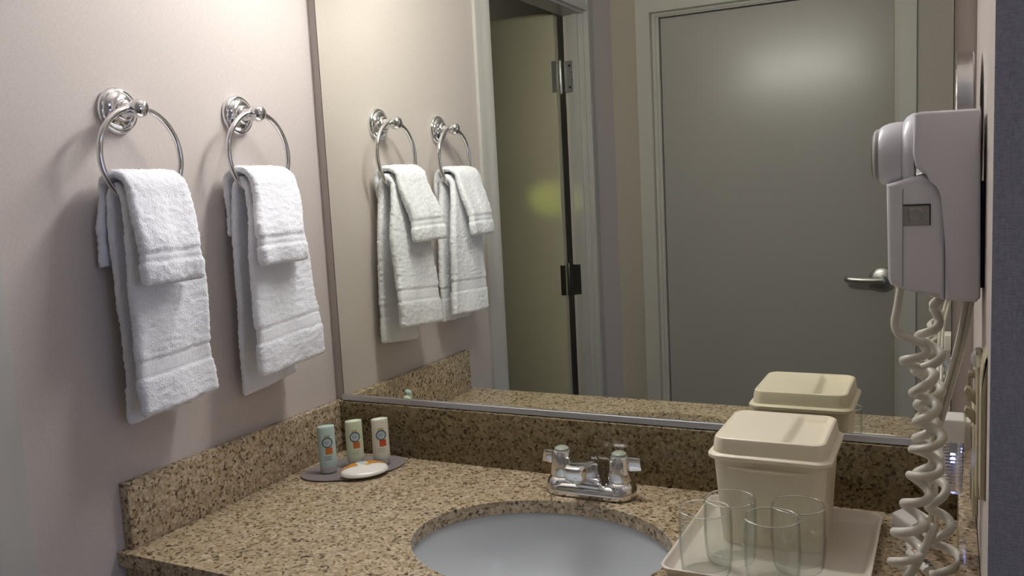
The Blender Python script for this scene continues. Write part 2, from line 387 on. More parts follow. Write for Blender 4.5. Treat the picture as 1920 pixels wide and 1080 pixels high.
# ------------------------------------------------------------------ granite vanity top with its splashes
SX, SY, SA, SB = 0.577, -0.289, 0.1945, 0.1565
vt = thing('vanity_countertop', 'speckled brown granite vanity countertop with splash strips', 'countertop', (W/2, -D/2, -0.03))
b = NB()
NE = 72
ell = [(SX + SA*math.cos(2*PI*k/NE), SY + SB*math.sin(2*PI*k/NE)) for k in range(NE)]
out = [(0.001, -0.001), (0.001, -D), (W-0.001, -D), (W-0.001, -0.001)]
vo = [b.verts.new((x, y, 0)) for x, y in out]; vi = [b.verts.new((x, y, 0)) for x, y in ell]
es = [b.edges.new((vo[k], vo[(k+1) % 4])) for k in range(4)] + [b.edges.new((vi[k], vi[(k+1) % NE])) for k in range(NE)]
bmesh.ops.triangle_fill(b, edges=es, use_beauty=True, use_dissolve=False)
for f in [f for f in b.faces if (lambda c: ((c.x-SX)/SA)**2 + ((c.y-SY)/SB)**2 < 0.97)(f.calc_center_median())]: b.faces.remove(f)
ext = bmesh.ops.extrude_face_region(b, geom=b.faces[:])
bmesh.ops.translate(b, verts=[g for g in ext['geom'] if isinstance(g, bmesh.types.BMVert)], vec=(0, 0, -0.021))
obj('slab', b, M['granite'], vt, angle=25)
obj('backsplash', box(NB(), TH+0.0006, W-TH-0.0006, -TH, -0.0005, 0.0, HS, 0.0012, 2), M['darkenedgranite'], vt)
obj('side_splash', box(NB(), 0.0005, TH, -LS, -0.0005, 0.0, HS, 0.0016, 2), M['granite'], vt)
obj('side_splash', box(NB(), W-TH, W-0.0005, -LS, -0.0005, 0.0, HS, 0.0016, 2), M['granite'], vt)
b = NB(); box(b, 0.001, W-0.001, -D+0.012, -D+0.032, -0.13, -0.021)
obj('apron', b, M['granite'], vt)
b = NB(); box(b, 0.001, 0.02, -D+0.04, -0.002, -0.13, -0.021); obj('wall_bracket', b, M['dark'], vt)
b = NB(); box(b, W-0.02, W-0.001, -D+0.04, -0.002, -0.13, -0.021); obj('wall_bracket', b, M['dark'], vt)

# undermount sink
sk = thing('sink', 'white oval sink sunk into the granite counter', 'sink', (SX, SY, -0.16))
b = NB()
prof = [(1.11, -0.0215), (1.035, -0.0215), (1.02, -0.024), (1.0, -0.035), (0.95, -0.065), (0.86, -0.098), (0.70, -0.125), (0.45, -0.140), (0.16, -0.146), (0.11, -0.150), (0.0, -0.150)]
prof += [(0.0, -0.160), (0.2, -0.158), (0.5, -0.152), (0.76, -0.136), (0.92, -0.106), (1.01, -0.070), (1.06, -0.035), (1.11, -0.030), (1.11, -0.0215)]
lathe(b, [(r, z) for r, z in prof], (SX, SY, 0), (0, 0, 1), 72, SB, SA)
obj('basin', b, M['porcelain'], sk)
b = NB(); lathe(b, [(0, 0.004), (0.010, 0.0045), (0.020, 0.003), (0.022, 0.0)], (SX, SY, -0.1495), (0, 0, 1), 28)
obj('drain', b, M['chrome'], sk)

# ------------------------------------------------------------------ faucet
FX, FY = 0.580, -0.085
fc = thing('faucet', 'chrome two handle faucet behind the white oval sink', 'faucet', (FX, FY, 0.0))
b = NB()
def stadium(hx, hy, z, n=14):
    p = []
    for s in (1, -1):
        for k in range(n+1):
            a = -PI/2 + PI*k/n
            p.append((FX + s*((hx-hy) + hy*math.cos(a)), FY + s*hy*math.sin(a), z))
    return p
loft(b, [stadium(0.074, 0.027, 0.0), stadium(0.0765, 0.0295, 0.002), stadium(0.0770, 0.0300, 0.009), stadium(0.0750, 0.0280, 0.016), stadium(0.071, 0.0240, 0.0205), stadium(0.064, 0.017, 0.0225)])
bd = obj('body', b, M['chrome'], fc, angle=60)
b = NB()
def spr(y, z0, z1, hx, slope=0.0):
    return [(FX+dx, y + slope*(dz-(z0+z1)/2), dz) for dx, dz in rrect(0, (z0+z1)/2, hx, (z1-z0)/2, min(0.007, (z1-z0)/2*0.8), 5)]
loft(b, [spr(FY+0.024, 0.012, 0.036, 0.018), spr(FY+0.012, 0.012, 0.054, 0.024), spr(FY-0.012, 0.016, 0.0630, 0.0235), spr(FY-0.035, 0.030, 0.0680, 0.0205), spr(FY-0.058, 0.041, 0.0690, 0.0180), spr(FY-0.074, 0.0440, 0.0685, 0.0165, -0.25), spr(FY-0.0765, 0.0460, 0.0665, 0.0148, -0.25)])
sp_ = obj('spout', b, M['chrome'], fc, angle=50)
b = NB(); lathe(b, [(0.0, -0.004), (0.009, -0.004), (0.0095, 0.006)], (FX, FY-0.062, 0.0435), (0, 0, 1), 20)
obj('aerator', b, M['steel'], sp_)
b = NB(); lathe(b, [(0.0025, 0.0), (0.0025, 0.034), (0.0050, 0.037), (0.0058, 0.040), (0.0045, 0.0425), (0, 0.043)], (FX-0.002, FY+0.0225, 0.014), (0, 0, 1), 16)
obj('lift_rod', b, M['chrome'], fc)
for s in (-1, 1):
    hx = FX + s*0.0505
    b = NB()
    lathe(b, [(0.0275, 0.010), (0.0268, 0.017), (0.0235, 0.0235), (0.0200, 0.0265), (0.0188, 0.0275), (0.0186, 0.0290), (0.0196, 0.0300), (0.0198, 0.0335), (0.0188, 0.046), (0.0172, 0.060), (0.0160, 0.0675), (0.0146, 0.0697), (0.0120, 0.0705)], (hx, FY, 0), (0, 0, 1), 40)
    hd = obj('handle', b, M['chrome'], fc, angle=35)
    b = NB(); lathe(b, [(0.0128, 0.0700), (0.0120, 0.0735), (0.008, 0.0762), (0, 0.0772)], (hx, FY, 0), (0, 0, 1), 24)
    obj('index_button', b, M['button'], hd)
    we = 0.034 if s < 0 else 0.038
    b = NB(); prism(b, [(hx+s*0.013, 0.0455), (hx+s*we, 0.0485), (hx+s*(we+0.0005), 0.0515), (hx+s*(we-0.002), 0.0670), (hx+s*(we-0.004), 0.0685), (hx+s*0.013, 0.0685)], 'y', FY-0.0045, FY+0.0045, 0.0012, 2)
    obj('handle_wing', b, M['chrome'], hd, angle=35)

# ------------------------------------------------------------------ towel rings and towels
def ring_holder(y, z, label):
    t = thing('towel_ring', label, 'towel ring', (0, y, z), 'chrome towel rings on the left wall')
    b = NB(); lathe(b, [(0.0, 0), (0.034, 0), (0.0345, 0.004), (0.0325, 0.008), (0.030, 0.0095), (0.0285, 0.0095), (0.026, 0.013), (0.019, 0.016), (0.0165, 0.0165), (0.0155, 0.020), (0.0130, 0.022), (0.0, 0.022)], (0, y, z), (1, 0, 0), 48)
    obj('flange', b, M['chrome'], t)
    b = NB(); lathe(b, [(0.0125, 0.018), (0.010, 0.026), (0.0088, 0.034), (0.0092, 0.038), (0.0128, 0.042), (0.0140, 0.048), (0.0130, 0.055), (0.0092, 0.060), (0.0, 0.0625)], (0, y, z), (1, 0, 0), 32)
    obj('post', b, M['chrome'], t)
    b = NB(); R = 0.0715; zc = z - R + 0.002
    P = [(0.043 + 0.004*(1-math.cos(a))/2, y + R*math.sin(a), zc + R*math.cos(a)) for a in [2*PI*k/72 for k in range(72)]]
    rings = []
    for k in range(72):
        p = Vector(P[k]); t_ = (Vector(P[(k+1) % 72]) - Vector(P[k-1])).normalized(); u = Vector((1, 0, 0)); v = t_.cross(u)
        rings.append([p + u*(0.0045*math.cos(2*PI*j/12)) + v*(0.0045*math.sin(2*PI*j/12)) for j in range(12)])
    rings.append(rings[0]); loft(b, rings, cap=False)
    bmesh.ops.remove_doubles(b, verts=b.verts[:], dist=1e-6)
    obj('ring', b, M['chrome'], t)
    return t
Y1, Z1, Y2, Z2 = -0.4605, 0.6515, -0.2150, 0.6560
ring_holder(Y1, Z1, 'chrome towel ring farther from the mirror, on the left wall')
ring_holder(Y2, Z2, 'chrome towel ring nearer the mirror, on the left wall')

def drape(stations, band, seed, fuzz=0.0015, nw=26, nc=7, step=0.0028):
    """folded cloth hanging over a bar. stations: (x_left, x_right, z_left, z_right, y_left, y_right, thickness) from the hem behind to the hem in front; band: (from, to) distance from a hem"""
    ns = len(stations)
    kn = [0.0]
    for a, c in zip(stations, stations[1:]): kn.append(kn[-1] + max(0.004, math.hypot((a[0]+a[1]-c[0]-c[1])/2, (a[2]+a[3]-c[2]-c[3])/2)))
    def tang(col, k):
        p = [st_[col] for st_ in stations]
        if k == 0: return (p[1]-p[0])/(kn[1]-kn[0])
        if k == ns-1: return (p[-1]-p[-2])/(kn[-1]-kn[-2])
        h0, h1 = kn[k]-kn[k-1], kn[k+1]-kn[k]
        return ((p[k]-p[k-1])/h0*h1 + (p[k+1]-p[k])/h1*h0)/(h0+h1)
    TN = [[tang(c, k) for k in range(ns)] for c in range(7)]
    fine = []
    for i in range(ns-1):
        h = kn[i+1]-kn[i]
        for k in range(40 if i < ns-2 else 41):
            t = k/40; a0, a1, b0, b1 = 2*t**3-3*t*t+1, -2*t**3+3*t*t, t**3-2*t*t+t, t**3-t*t
            fine.append([a0*stations[i][c] + a1*stations[i+1][c] + h*(b0*TN[c][i] + b1*TN[c][i+1]) for c in range(7)])
    mid = [Vector(((f[0]+f[1])/2, (f[4]+f[5])/2, (f[2]+f[3])/2)) for f in fine]
    S_ = [0.0]
    for a, c in zip(mid, mid[1:]): S_.append(S_[-1] + (c-a).length)
    total = S_[-1]; m = int(total/step); rows = []; j = 0
    for i in range(m+1):
        d = total*i/m
        while j < len(S_)-2 and S_[j+1] < d: j += 1
        t = (d-S_[j])/max(1e-9, S_[j+1]-S_[j]); rows.append(([a+(c-a)*t for a, c in zip(fine[j], fine[j+1])], d))
    bm = NB(); R = []
    def hemdist(d): return min(d, total-d)
    for i, (f, d) in enumerate(rows):
        g0 = rows[max(i-1, 0)][0]; g1 = rows[min(i+1, m)][0]
        tx, tz = (g1[0]+g1[1]-g0[0]-g0[1]), (g1[2]+g1[3]-g0[2]-g0[3]); l = math.hypot(tx, tz) or 1
        nrm = Vector((tz/l, 0, -tx/l))                      # outward of the loop
        if i == 0: first = nrm
        h = hemdist(d); inb = band and band[0] < h < band[1]
        th = f[6]*(1.0 - (0.16 if inb else 0.0) - (0.10 if band and (abs(h-band[0]) < 0.0025 or abs(h-band[1]) < 0.0025) else 0))
        if h < 0.007: th *= 0.55 + 0.45*math.sqrt(max(0.0, h)/0.007)
        hang = min(1.0, abs(d-total*0.5)/(total*0.35))
        ring = []
        hy = (f[5]-f[4])/2; r = th/2
        sec = []
        for k in range(nw+1): sec.append((-1 + 2*k/nw, 1, 0))
        for k in range(1, nc): sec.append((1, math.cos(PI*k/nc), math.sin(PI*k/nc)))
        for k in range(nw+1): sec.append((1 - 2*k/nw, -1, 0))
        for k in range(1, nc): sec.append((-1, -math.cos(PI*k/nc), -math.sin(PI*k/nc)))
        for u, b_, e_ in sec:
            t = (u+1)/2
            x = f[0] + (f[1]-f[0])*t; z = f[2] + (f[3]-f[2])*t; y = f[4] + (f[5]-f[4])*t
            wave = hang*(0.0022*math.sin(5.2*t*PI*0.5 + seed) + 0.0018*noise.noise(Vector((t*3.1+seed, d*14, seed*1.7))))
            p = Vector((x, y + (hy and e_*r), z)) + nrm*(b_*r + wave)
            p.y += 0.0035*noise.noise(Vector((seed*3.3, d*22, t*0.7)))*hang
            q = Vector((p.x*190, p.y*190, p.z*190 + seed*9))
            fz = fuzz*(0.35 if inb else 1.0)
            p += (nrm*b_ + Vector((0, e_, 0)))*(fz*noise.noise(q) + fz*0.8*noise.noise(q*2.3))
            if h < 0.003: p.z += 0.0015*noise.noise(Vector((p.y*120, seed, 1.0)))
            ring.append(p)
        R.append((ring, inb))
    V = [[bm.verts.new(p) for p in ring] for ring, _ in R]; n = len(V[0])
    for i in range(m):
        for k in range(n):
            f = bm.faces.new([V[i][k], V[i][(k+1) % n], V[i+1][(k+1) % n], V[i+1][k]])
            if R[i][1] and R[i+1][1]: f.material_index = 1
    bm.faces.new(V[0]); bm.faces.new(V[-1])
    return bm
TG = 'white hand towels on the towel rings'; CG = 'white washcloths over the hand towels'
def towel(stations, band, seed, name, label, cat, group):
    bm = drape(stations, band, seed)
    s = stations[len(stations)//2]
    org = ((s[0]+s[1])/2, (s[4]+s[5])/2, (s[2]+s[3])/2)
    o = obj(name, bm, [M['terry'], M['weave']], org=org, angle=80)
    return tag(o, label, cat, group)
def hand_towel(y, zt, fl, fr, xb, zfl, zfr, bl, br, zbl, zbr, seed, label):
    tl, tr = y-0.050, y+0.043
    st = [(0.027, 0.026, zbl, zbr, bl, br, 0.013), (0.027, 0.026, zbl+0.10, zbr+0.10, bl+0.004, br-0.004, 0.014),
          (0.029, 0.028, zt-0.12, zt-0.12, (bl+tl)/2, (br+tr)/2, 0.014), (0.030, 0.030, zt-0.035, zt-0.035, tl, tr, 0.013),
          (0.034, 0.034, zt-0.010, zt-0.010, tl, tr, 0.012), (0.045, 0.045, zt, zt-0.001, tl, tr, 0.012), (0.057, 0.057, zt-0.011, zt-0.012, tl, tr, 0.012),
          (0.0625, 0.0625, zt-0.040, zt-0.040, tl, tr+0.004, 0.014), (0.068, 0.068, zt-0.13, zt-0.13, (fl+tl)/2, (fr+tr)/2+0.006, 0.017),
          ((0.068+xb[0])/2, (0.068+xb[1])/2, zfl+0.10, zfr+0.10, fl+0.004, fr-0.010, 0.018), (xb[0]-0.002, xb[1], zfl+0.05, zfr+0.05, fl, fr-0.006, 0.018), (xb[0], xb[1], zfl, zfr, fl, fr, 0.016)]
    return towel(st, (0.055, 0.080), seed, 'hand_towel', label, 'towel', TG)
hand_towel(Y1, 0.540, -0.522, -0.384, (0.076, 0.064), 0.209, 0.214, -0.512, -0.396, 0.192, 0.196, 1.3,
           'white hand towel hanging on the ring farther from the mirror')
hand_towel(Y2, 0.545, -0.287, -0.138, (0.080, 0.082), 0.215, 0.226, -0.275, -0.150, 0.177, 0.190, 4.1,
           'white hand towel hanging on the ring nearer the mirror')
def washcloth(y, zt, fl, fr, zf, bl, br, zb, seed, label):
    tl, tr = y-0.053, y+0.041
    st = [(0.0115, 0.0115, zb, zb, bl, br, 0.011), (0.0125, 0.0125, zb+0.05, zb+0.05, (bl*2+tl)/3, (br*2+tr)/3, 0.012), (0.015, 0.015, zt-0.04, zt-0.04, tl, tr, 0.011),
          (0.022, 0.022, zt-0.008, zt-0.008, tl, tr, 0.011), (0.046, 0.046, zt, zt-0.001, tl, tr, 0.012), (0.071, 0.071, zt-0.011, zt-0.012, tl, tr, 0.013),
          (0.080, 0.080, zt-0.040, zt-0.040, tl, tr+0.001, 0.015), (0.0895, 0.0890, (zt+zf)/2+0.006, (zt+zf)/2+0.006, (tl+fl)/2, (tr+fr)/2+0.002, 0.0165),
          (0.098, 0.097, zf+0.055, zf+0.055, fl+0.004, fr-0.002, 0.019), (0.101, 0.101, zf+0.025, zf+0.025, fl, fr, 0.019), (0.102, 0.102, zf, zf, fl, fr, 0.016)]
    return towel(st, (0.032, 0.047), seed, 'washcloth', label, 'washcloth', CG)
washcloth(Y1, 0.558, -0.520, -0.428, 0.398, -0.523, -0.440, 0.425, 2.2, 'white washcloth folded over the hand towel farther from the mirror')
washcloth(Y2, 0.562, -0.290, -0.186, 0.402, -0.262, -0.190, 0.450, 5.7, 'white washcloth folded over the hand towel nearer the mirror')

# ------------------------------------------------------------------ toiletries in the corner
ux, uy = 0.66, 0.751
dc = Vector((0.113, -0.108, 0))
aD = math.atan2(uy, ux)
ds = thing('toiletry_dish', 'clear purplish oval plastic dish in the counter corner', 'dish', (dc.x, dc.y, 0), rotz=aD)
b = NB(); lathe(b, [(0, 0.0), (0.92, 0.0), (1.0, 0.0022), (1.0, 0.0036), (0.97, 0.0036), (0.90, 0.0022), (0, 0.0022)], (0, 0, 0), (0, 0, 1), 56, 0.062, 0.098)
dd = obj('plate', b, M['dish'], ds, local=True)
aB = math.radians(46)
BG = 'toiletry bottles on the clear dish'
def ell_xy(z):                                   # half width and half depth of a bottle at height z
    t = min(1, max(0, (z-0.012)/0.077))
    return 0.0162 - 0.0005*t, 0.0105 - 0.0035*t
def patch(bm, pts2, off=0.0004):
    """flat outline (u, z) laid onto the curved front of the bottle"""
    vs = []
    for u, z in pts2:
        hw, hd = ell_xy(z); vs.append(bm.verts.new((u, -hd*math.sqrt(max(0.0, 1-(u/hw)**2)) - off, z)))
    c = bm.verts.new((sum(v.co.x for v in vs)/len(vs), sum(v.co.y for v in vs)/len(vs), sum(v.co.z for v in vs)/len(vs)))
    cu, cz = sum(p[0] for p in pts2)/len(pts2), sum(p[1] for p in pts2)/len(pts2)
    hw, hd = ell_xy(cz); c.co = (cu, -hd*math.sqrt(max(0.0, 1-(cu/hw)**2)) - off, cz)
    for k in range(len(vs)): bm.faces.new([vs[k], vs[(k+1) % len(vs)], c])
def annulus(bm, cu, cz, r0, r1, off, n=28):
    A, B = [], []
    for k in range(n):
        a = 2*PI*k/n
        for lst, r in ((A, r0), (B, r1)):
            u, z = cu + r*math.cos(a), cz + r*math.sin(a); hw, hd = ell_xy(z)
            lst.append(bm.verts.new((u, -hd*math.sqrt(max(0, 1-(u/hw)**2)) - off, z)))
    for k in range(n): bm.faces.new([A[k], A[(k+1) % n], B[(k+1) % n], B[k]])
def sq(cu, cz, w, h): return [(cu-w, cz-h), (cu, cz-h), (cu+w, cz-h), (cu+w, cz), (cu+w, cz+h), (cu, cz+h), (cu-w, cz+h), (cu-w, cz)]
def bottle(x, y, m, sqm, topm, leafm, label):
    t = thing('toiletry_bottle', label, 'bottle', (x, y, 0.0040), BG, rotz=aB)
    b = NB(); lathe(b, [(0, 0), (0.95, 0), (1.0, 0.001), (1.0, 0.0125), (0.9, 0.013), (0, 0.013)], (0, 0, 0), (0, 0, 1), 32, 0.0108, 0.0150)
    obj('cap', b, M['frost'], t, local=True)
    b = NB(); rings = []
    for z in (0.0125, 0.0135, 0.02, 0.035, 0.05, 0.065, 0.080, 0.0845):
        hw, hd = ell_xy(z); k_ = 0.97 if z < 0.013 else 1.0
        rings.append([(hw*k_*math.cos(2*PI*k/40), hd*k_*math.sin(2*PI*k/40), z) for k in range(40)])
    hw, hd = ell_xy(0.085)
    for s in (0.93, 0.7, 0.35):
        rings.append([(hw*(0.995 if s > 0.9 else 0.98)*math.cos(2*PI*k/40), hd*s*math.sin(2*PI*k/40), 0.0845 + 0.0042*math.sqrt(1-(math.cos(2*PI*k/40)*0.75)**2)*math.sqrt(1-s*s)) for k in range(40)])
    loft(b, rings)
    bd = obj('body', b, m, t, local=True)
    b = NB(); patch(b, sq(0.0, 0.0665, 0.0050, 0.0040), 0.0003)
    obj('printed_square', b, topm, bd, local=True).location = (0, 0, 0)
    b = NB(); patch(b, sq(0.0022, 0.0415, 0.0062, 0.0062), 0.0003); obj('printed_square', b, sqm, bd, local=True)
    b = NB(); patch(b, [(0.0075*math.cos(2*PI*k/24), 0.057+0.0075*math.sin(2*PI*k/24)) for k in range(24)], 0.00045); obj('printed_disc', b, M['ringfill'], bd, local=True)
    b = NB(); annulus(b, 0, 0.057, 0.0077, 0.0097, 0.0006)
    patch(b, sq(-0.0035, 0.057, 0.0004, 0.003), 0.0006); patch(b, sq(-0.0005, 0.057, 0.0004, 0.003), 0.0006); patch(b, sq(0.002, 0.0575, 0.0003, 0.0025), 0.0006)
    obj('printed_ring', b, M['ring'], bd, local=True)
    b = NB()
    for k, w_ in enumerate((0.0078, 0.0055, 0.0068)): patch(b, sq(-0.001, 0.031-0.0028*k, w_, 0.00035), 0.0004)
    obj('printed_lines', b, leafm, bd, local=True)
    return t
bottle(0.083, -0.144, M['b_blue'], M['orange'], M['olive'], M['ring'], 'pale blue toiletry bottle at the near end of the clear dish')
bottle(0.111, -0.098, M['b_green'], M['orange'], M['tan'], M['leafgreen'], 'pale green toiletry bottle in the middle of the clear dish')
bottle(0.152, -0.072, M['b_cream'], M['redorange'], M['tan'], M['leafgreen'], 'cream toiletry bottle by the backsplash at the far end of the dish')
so = thing('soap_bar', 'white oval soap in an orange printed wrapper on the clear dish', 'soap', (0.159, -0.137, 0.0042), rotz=aD)
b = NB(); lathe(b, [(0, 0), (0.6, 0.0005), (0.88, 0.002), (1.0, 0.007), (0.985, 0.0115), (0.91, 0.0150), (0.7, 0.0172), (0.4, 0.0186), (0, 0.0190)], (0, 0, 0), (0, 0, 1), 48, 0.0255, 0.044)
def wedge(bm):
    for v in bm.verts: v.co.z *= 0.86 + 0.34*v.co.y/0.0255
wedge(b)
sb = obj('wrapped_bar', b, M['soap'], so, local=True)
def soap_patch(a0, a1, r0, r1, m):
    b = NB(); n = 18; P_ = [(1.0, 0.007), (0.985, 0.0115), (0.91, 0.0150), (0.7, 0.0172), (0.4, 0.0186), (0.0, 0.0190)]
    def hz(r):
        for (ra, za), (rb, zb) in zip(P_, P_[1:]):
            if rb <= r <= ra: return zb + (za-zb)*(r-rb)/(ra-rb)
        return 0.008
    rows = []
    for j in range(5):
        row = []
        for k in range(n+1):
            t = k/n; a = math.radians(a0+(a1-a0)*t); lo = r0 + (r1-r0)*(abs(2*t-1)**2)
            r = lo + (r1-lo)*j/4
            row.append(b.verts.new((0.044*1.004*r*math.cos(a), 0.0255*1.004*r*math.sin(a), hz(r)+0.0004)))
        rows.append(row)
    for A, B in zip(rows, rows[1:]):
        for k in range(n): b.faces.new([A[k], A[k+1], B[k+1], B[k]])
    bmesh.ops.remove_doubles(b, verts=b.verts[:], dist=1e-6)
    wedge(b)
    for v in b.verts: v.co.z += 0.0003
    obj('wrapper_print', b, m, sb, local=True)
soap_patch(4, 84, 0.30, 0.99, M['soaporange']); soap_patch(106, 178, 0.30, 0.99, M['soaporange']); soap_patch(8, 82, 0.10, 0.30, M['soapyellow']); soap_patch(86, 104, 0.12, 0.9, M['ringfill'])

# ------------------------------------------------------------------ tray, ice bucket, glasses
TX0, TX1, TY0, TY1 = 0.7745, 1.0240, -0.3480, -0.068
tr = thing('serving_tray', 'cream rectangular plastic tray on the granite counter', 'tray', ((TX0+TX1)/2, (TY0+TY1)/2, 0))
b = NB(); cx, cy, hx, hy = (TX0+TX1)/2, (TY0+TY1)/2, (TX1-TX0)/2, (TY1-TY0)/2
def rr3(dx, z, r): return [(x, y, z) for x, y in rrect(cx, cy, hx-dx, hy-dx, r, 6)]
loft(b, [rr3(0.010, 0.0, 0.010), rr3(0.0075, 0.003, 0.012), rr3(0.0005, 0.0150, 0.016), rr3(0.0, 0.0165, 0.016), rr3(0.0012, 0.0175, 0.016), rr3(0.0032, 0.0168, 0.015), rr3(0.0045, 0.0145, 0.014), rr3(0.0105, 0.0045, 0.010), rr3(0.0130, 0.0032, 0.009)])
obj('tray_body', b, M['tray'], tr, angle=60)

BX, BY = 0.890, -0.1435
bk = thing('ice_bucket', 'cream square ice bucket standing on the tray behind the glasses', 'ice bucket', (BX, BY, 0.0034))
b = NB()
def rb(hx, hy, z, r): return [(x, y, z) for x, y in rrect(BX, BY, hx, hy, r, 7)]
loft(b, [rb(0.0655, 0.0680, 0.0034, 0.014), rb(0.0665, 0.0690, 0.0050, 0.015), rb(0.0745, 0.0765, 0.1225, 0.017), rb(0.0745, 0.0765, 0.1255, 0.017)])
obj('bucket_body', b, M['cream'], bk, angle=50)
# crescent grip under the rim, front and back
for s in (-1, 1):
    b = NB(); P = []
    for k in range(21):
        t = -1 + 2*k/20; P.append((BX + 0.056*t, BY + s*(0.0755 + 0.0075*(1-t*t))))
    P += [(BX+0.056, BY + s*0.0735), (BX-0.056, BY + s*0.0735)]
    prism(b, P, 'z', 0.1130, 0.1165)
    obj('grip_ledge', b, M['cream'], bk, angle=30)
b = NB()
loft(b, [rb(0.0795, 0.0815, 0.1255, 0.020), rb(0.0820, 0.0838, 0.1275, 0.021), rb(0.0820, 0.0838, 0.1315, 0.021), rb(0.0795, 0.0815, 0.1338, 0.020), rb(0.0760, 0.0782, 0.1345, 0.018), rb(0.0742, 0.0768, 0.1500, 0.017), rb(0.0728, 0.0755, 0.1545, 0.017), rb(0.0705, 0.0732, 0.1558, 0.016), rb(0.0685, 0.0712, 0.1552, 0.015), rb(0.0660, 0.0687, 0.1500, 0.0135), rb(0.0600, 0.0627, 0.1440, 0.012)], cap=True)
# top with the sunk right hand part
gx = 40; xs = [BX-0.0685 + 0.137*k/gx for k in range(gx+1)]
outl = rrect(BX, BY, 0.0685, 0.0712, 0.015, 7)
top = [b.verts.new((x, y, 0.1552)) for x, y in outl]
def depth(x, y):
    s0 = BX + 0.016 + (y-BY)*0.02; e = (x-s0)/0.014; e = max(0, min(1, e)); e = e*e*(3-2*e)
    ed = min(BX+0.0685-x, 0.0712-abs(y-BY)); ed = max(0, min(1, ed/0.008)); return -0.0085*e*ed*ed*(3-2*ed)
rows = []
ny = 36
for i in range(gx+1):
    row = []
    for j in range(ny+1):
        x = BX-0.0692 + 0.1384*i/gx; y = BY-0.0719 + 0.1438*j/ny
        # pull the corners in to the rounded outline
        dx, dy = abs(x-BX) - (0.0692-0.0155), abs(y-BY) - (0.0719-0.0155)
        if dx > 0 and dy > 0:
            m_ = max(dx, dy); l_ = math.hypot(dx, dy); k_ = m_/l_
            x = BX + math.copysign(0.0692-0.0155+dx*k_, x-BX); y = BY + math.copysign(0.0719-0.0155+dy*k_, y-BY)
        row.append(b.verts.new((x, y, 0.1552 + depth(x, y))))
    rows.append(row)
for i in range(gx):
    for j in range(ny): b.faces.new([rows[i][j], rows[i+1][j], rows[i+1][j+1], rows[i][j+1]])
bmesh.ops.delete(b, geom=top, context='VERTS')
lid = obj('lid', b, M['cream'], bk, angle=35)

def thin_glass():
    m = bpy.data.materials.new('thin_glass'); m.use_nodes = True; nt = m.node_tree
    for n in list(nt.nodes): nt.nodes.remove(n)
    o = N(m, 'ShaderNodeOutputMaterial'); tr_ = N(m, 'ShaderNodeBsdfTransparent'); gl = N(m, 'ShaderNodeBsdfGlossy')
    gl.inputs['Roughness'].default_value = 0.02
    lw = N(m, 'ShaderNodeLayerWeight', Blend=0.5)
    L(m, ramp(m, lw.outputs['Facing'], [(0.0, (0.985, 0.99, 0.985, 1)), (0.62, (0.97, 0.98, 0.975, 1)), (0.86, (0.78, 0.81, 0.79, 1)), (1.0, (0.40, 0.44, 0.42, 1))]), tr_.inputs['Color'])
    mx = N(m, 'ShaderNodeMixShader'); L(m, ramp(m, lw.outputs['Facing'], [(0.0, (0.05, 0.05, 0.05, 1)), (0.5, (0.07, 0.07, 0.07, 1)), (0.8, (0.16, 0.16, 0.16, 1)), (1.0, (0.75, 0.75, 0.75, 1))]), mx.inputs['Fac']); L(m, tr_.outputs[0], mx.inputs[1]); L(m, gl.outputs[0], mx.inputs[2]); L(m, mx.outputs[0], o.inputs['Surface'])
    return m
M['thinglass'] = thin_glass()
def make_glass(label):
    t = thing('drinking_glass', label, 'glass', (0, 0, 0.0034), 'clear tumblers on the cream tray')
    b = NB()
    lathe(b, [(0.0296, 0.0015), (0.0318, 0.007), (0.0334, 0.020), (0.0342, 0.040), (0.0340, 0.065), (0.0334, 0.0832), (0.0318, 0.0832), (0.0325, 0.065), (0.0327, 0.040), (0.0318, 0.020), (0.0304, 0.0125)], (0, 0, 0), (0, 0, 1), 64)
    obj('tumbler_wall', b, M['thinglass'], t, local=True, angle=80)
    b = NB(); lathe(b, [(0.0317, 0.0832), (0.0335, 0.0832), (0.0336, 0.0840), (0.0331, 0.0848), (0.0326, 0.0851), (0.0320, 0.0848), (0.0316, 0.0840), (0.0317, 0.0832)], (0, 0, 0), (0, 0, 1), 64)
    obj('rim', b, M['glass'], t, local=True, angle=80)
    b = NB(); lathe(b, [(0, 0.0010), (0.020, 0.0010), (0.0262, 0.0), (0.0290, 0.0010), (0.0302, 0.0045), (0.0304, 0.0125), (0.0290, 0.0112), (0.0255, 0.0100), (0.012, 0.0108), (0, 0.0112)], (0, 0, 0), (0, 0, 1), 64)
    obj('thick_base', b, M['thinglass'], t, local=True, angle=80)
    return t
g0 = make_glass('clear tumbler at the front left of the tray')
spots = [(0.828, -0.3110, None), (0.849, -0.2640, 'clear tumbler at the back left, right before the ice bucket'),
         (0.935, -0.2590, 'clear tumbler at the back right, before the bucket corner'), (0.9115, -0.3110, 'clear tumbler at the front right of the tray')]
for i, (x, y, lab) in enumerate(spots):
    if i == 0: g0.location = (x, y, 0.0034+Z0); continue
    r_ = g0.copy(); C.objects.link(r_); r_.location = (x, y, 0.0034+Z0); r_['label'] = lab
    for ch in g0.children:
        c_ = ch.copy(); C.objects.link(c_); c_.parent = r_

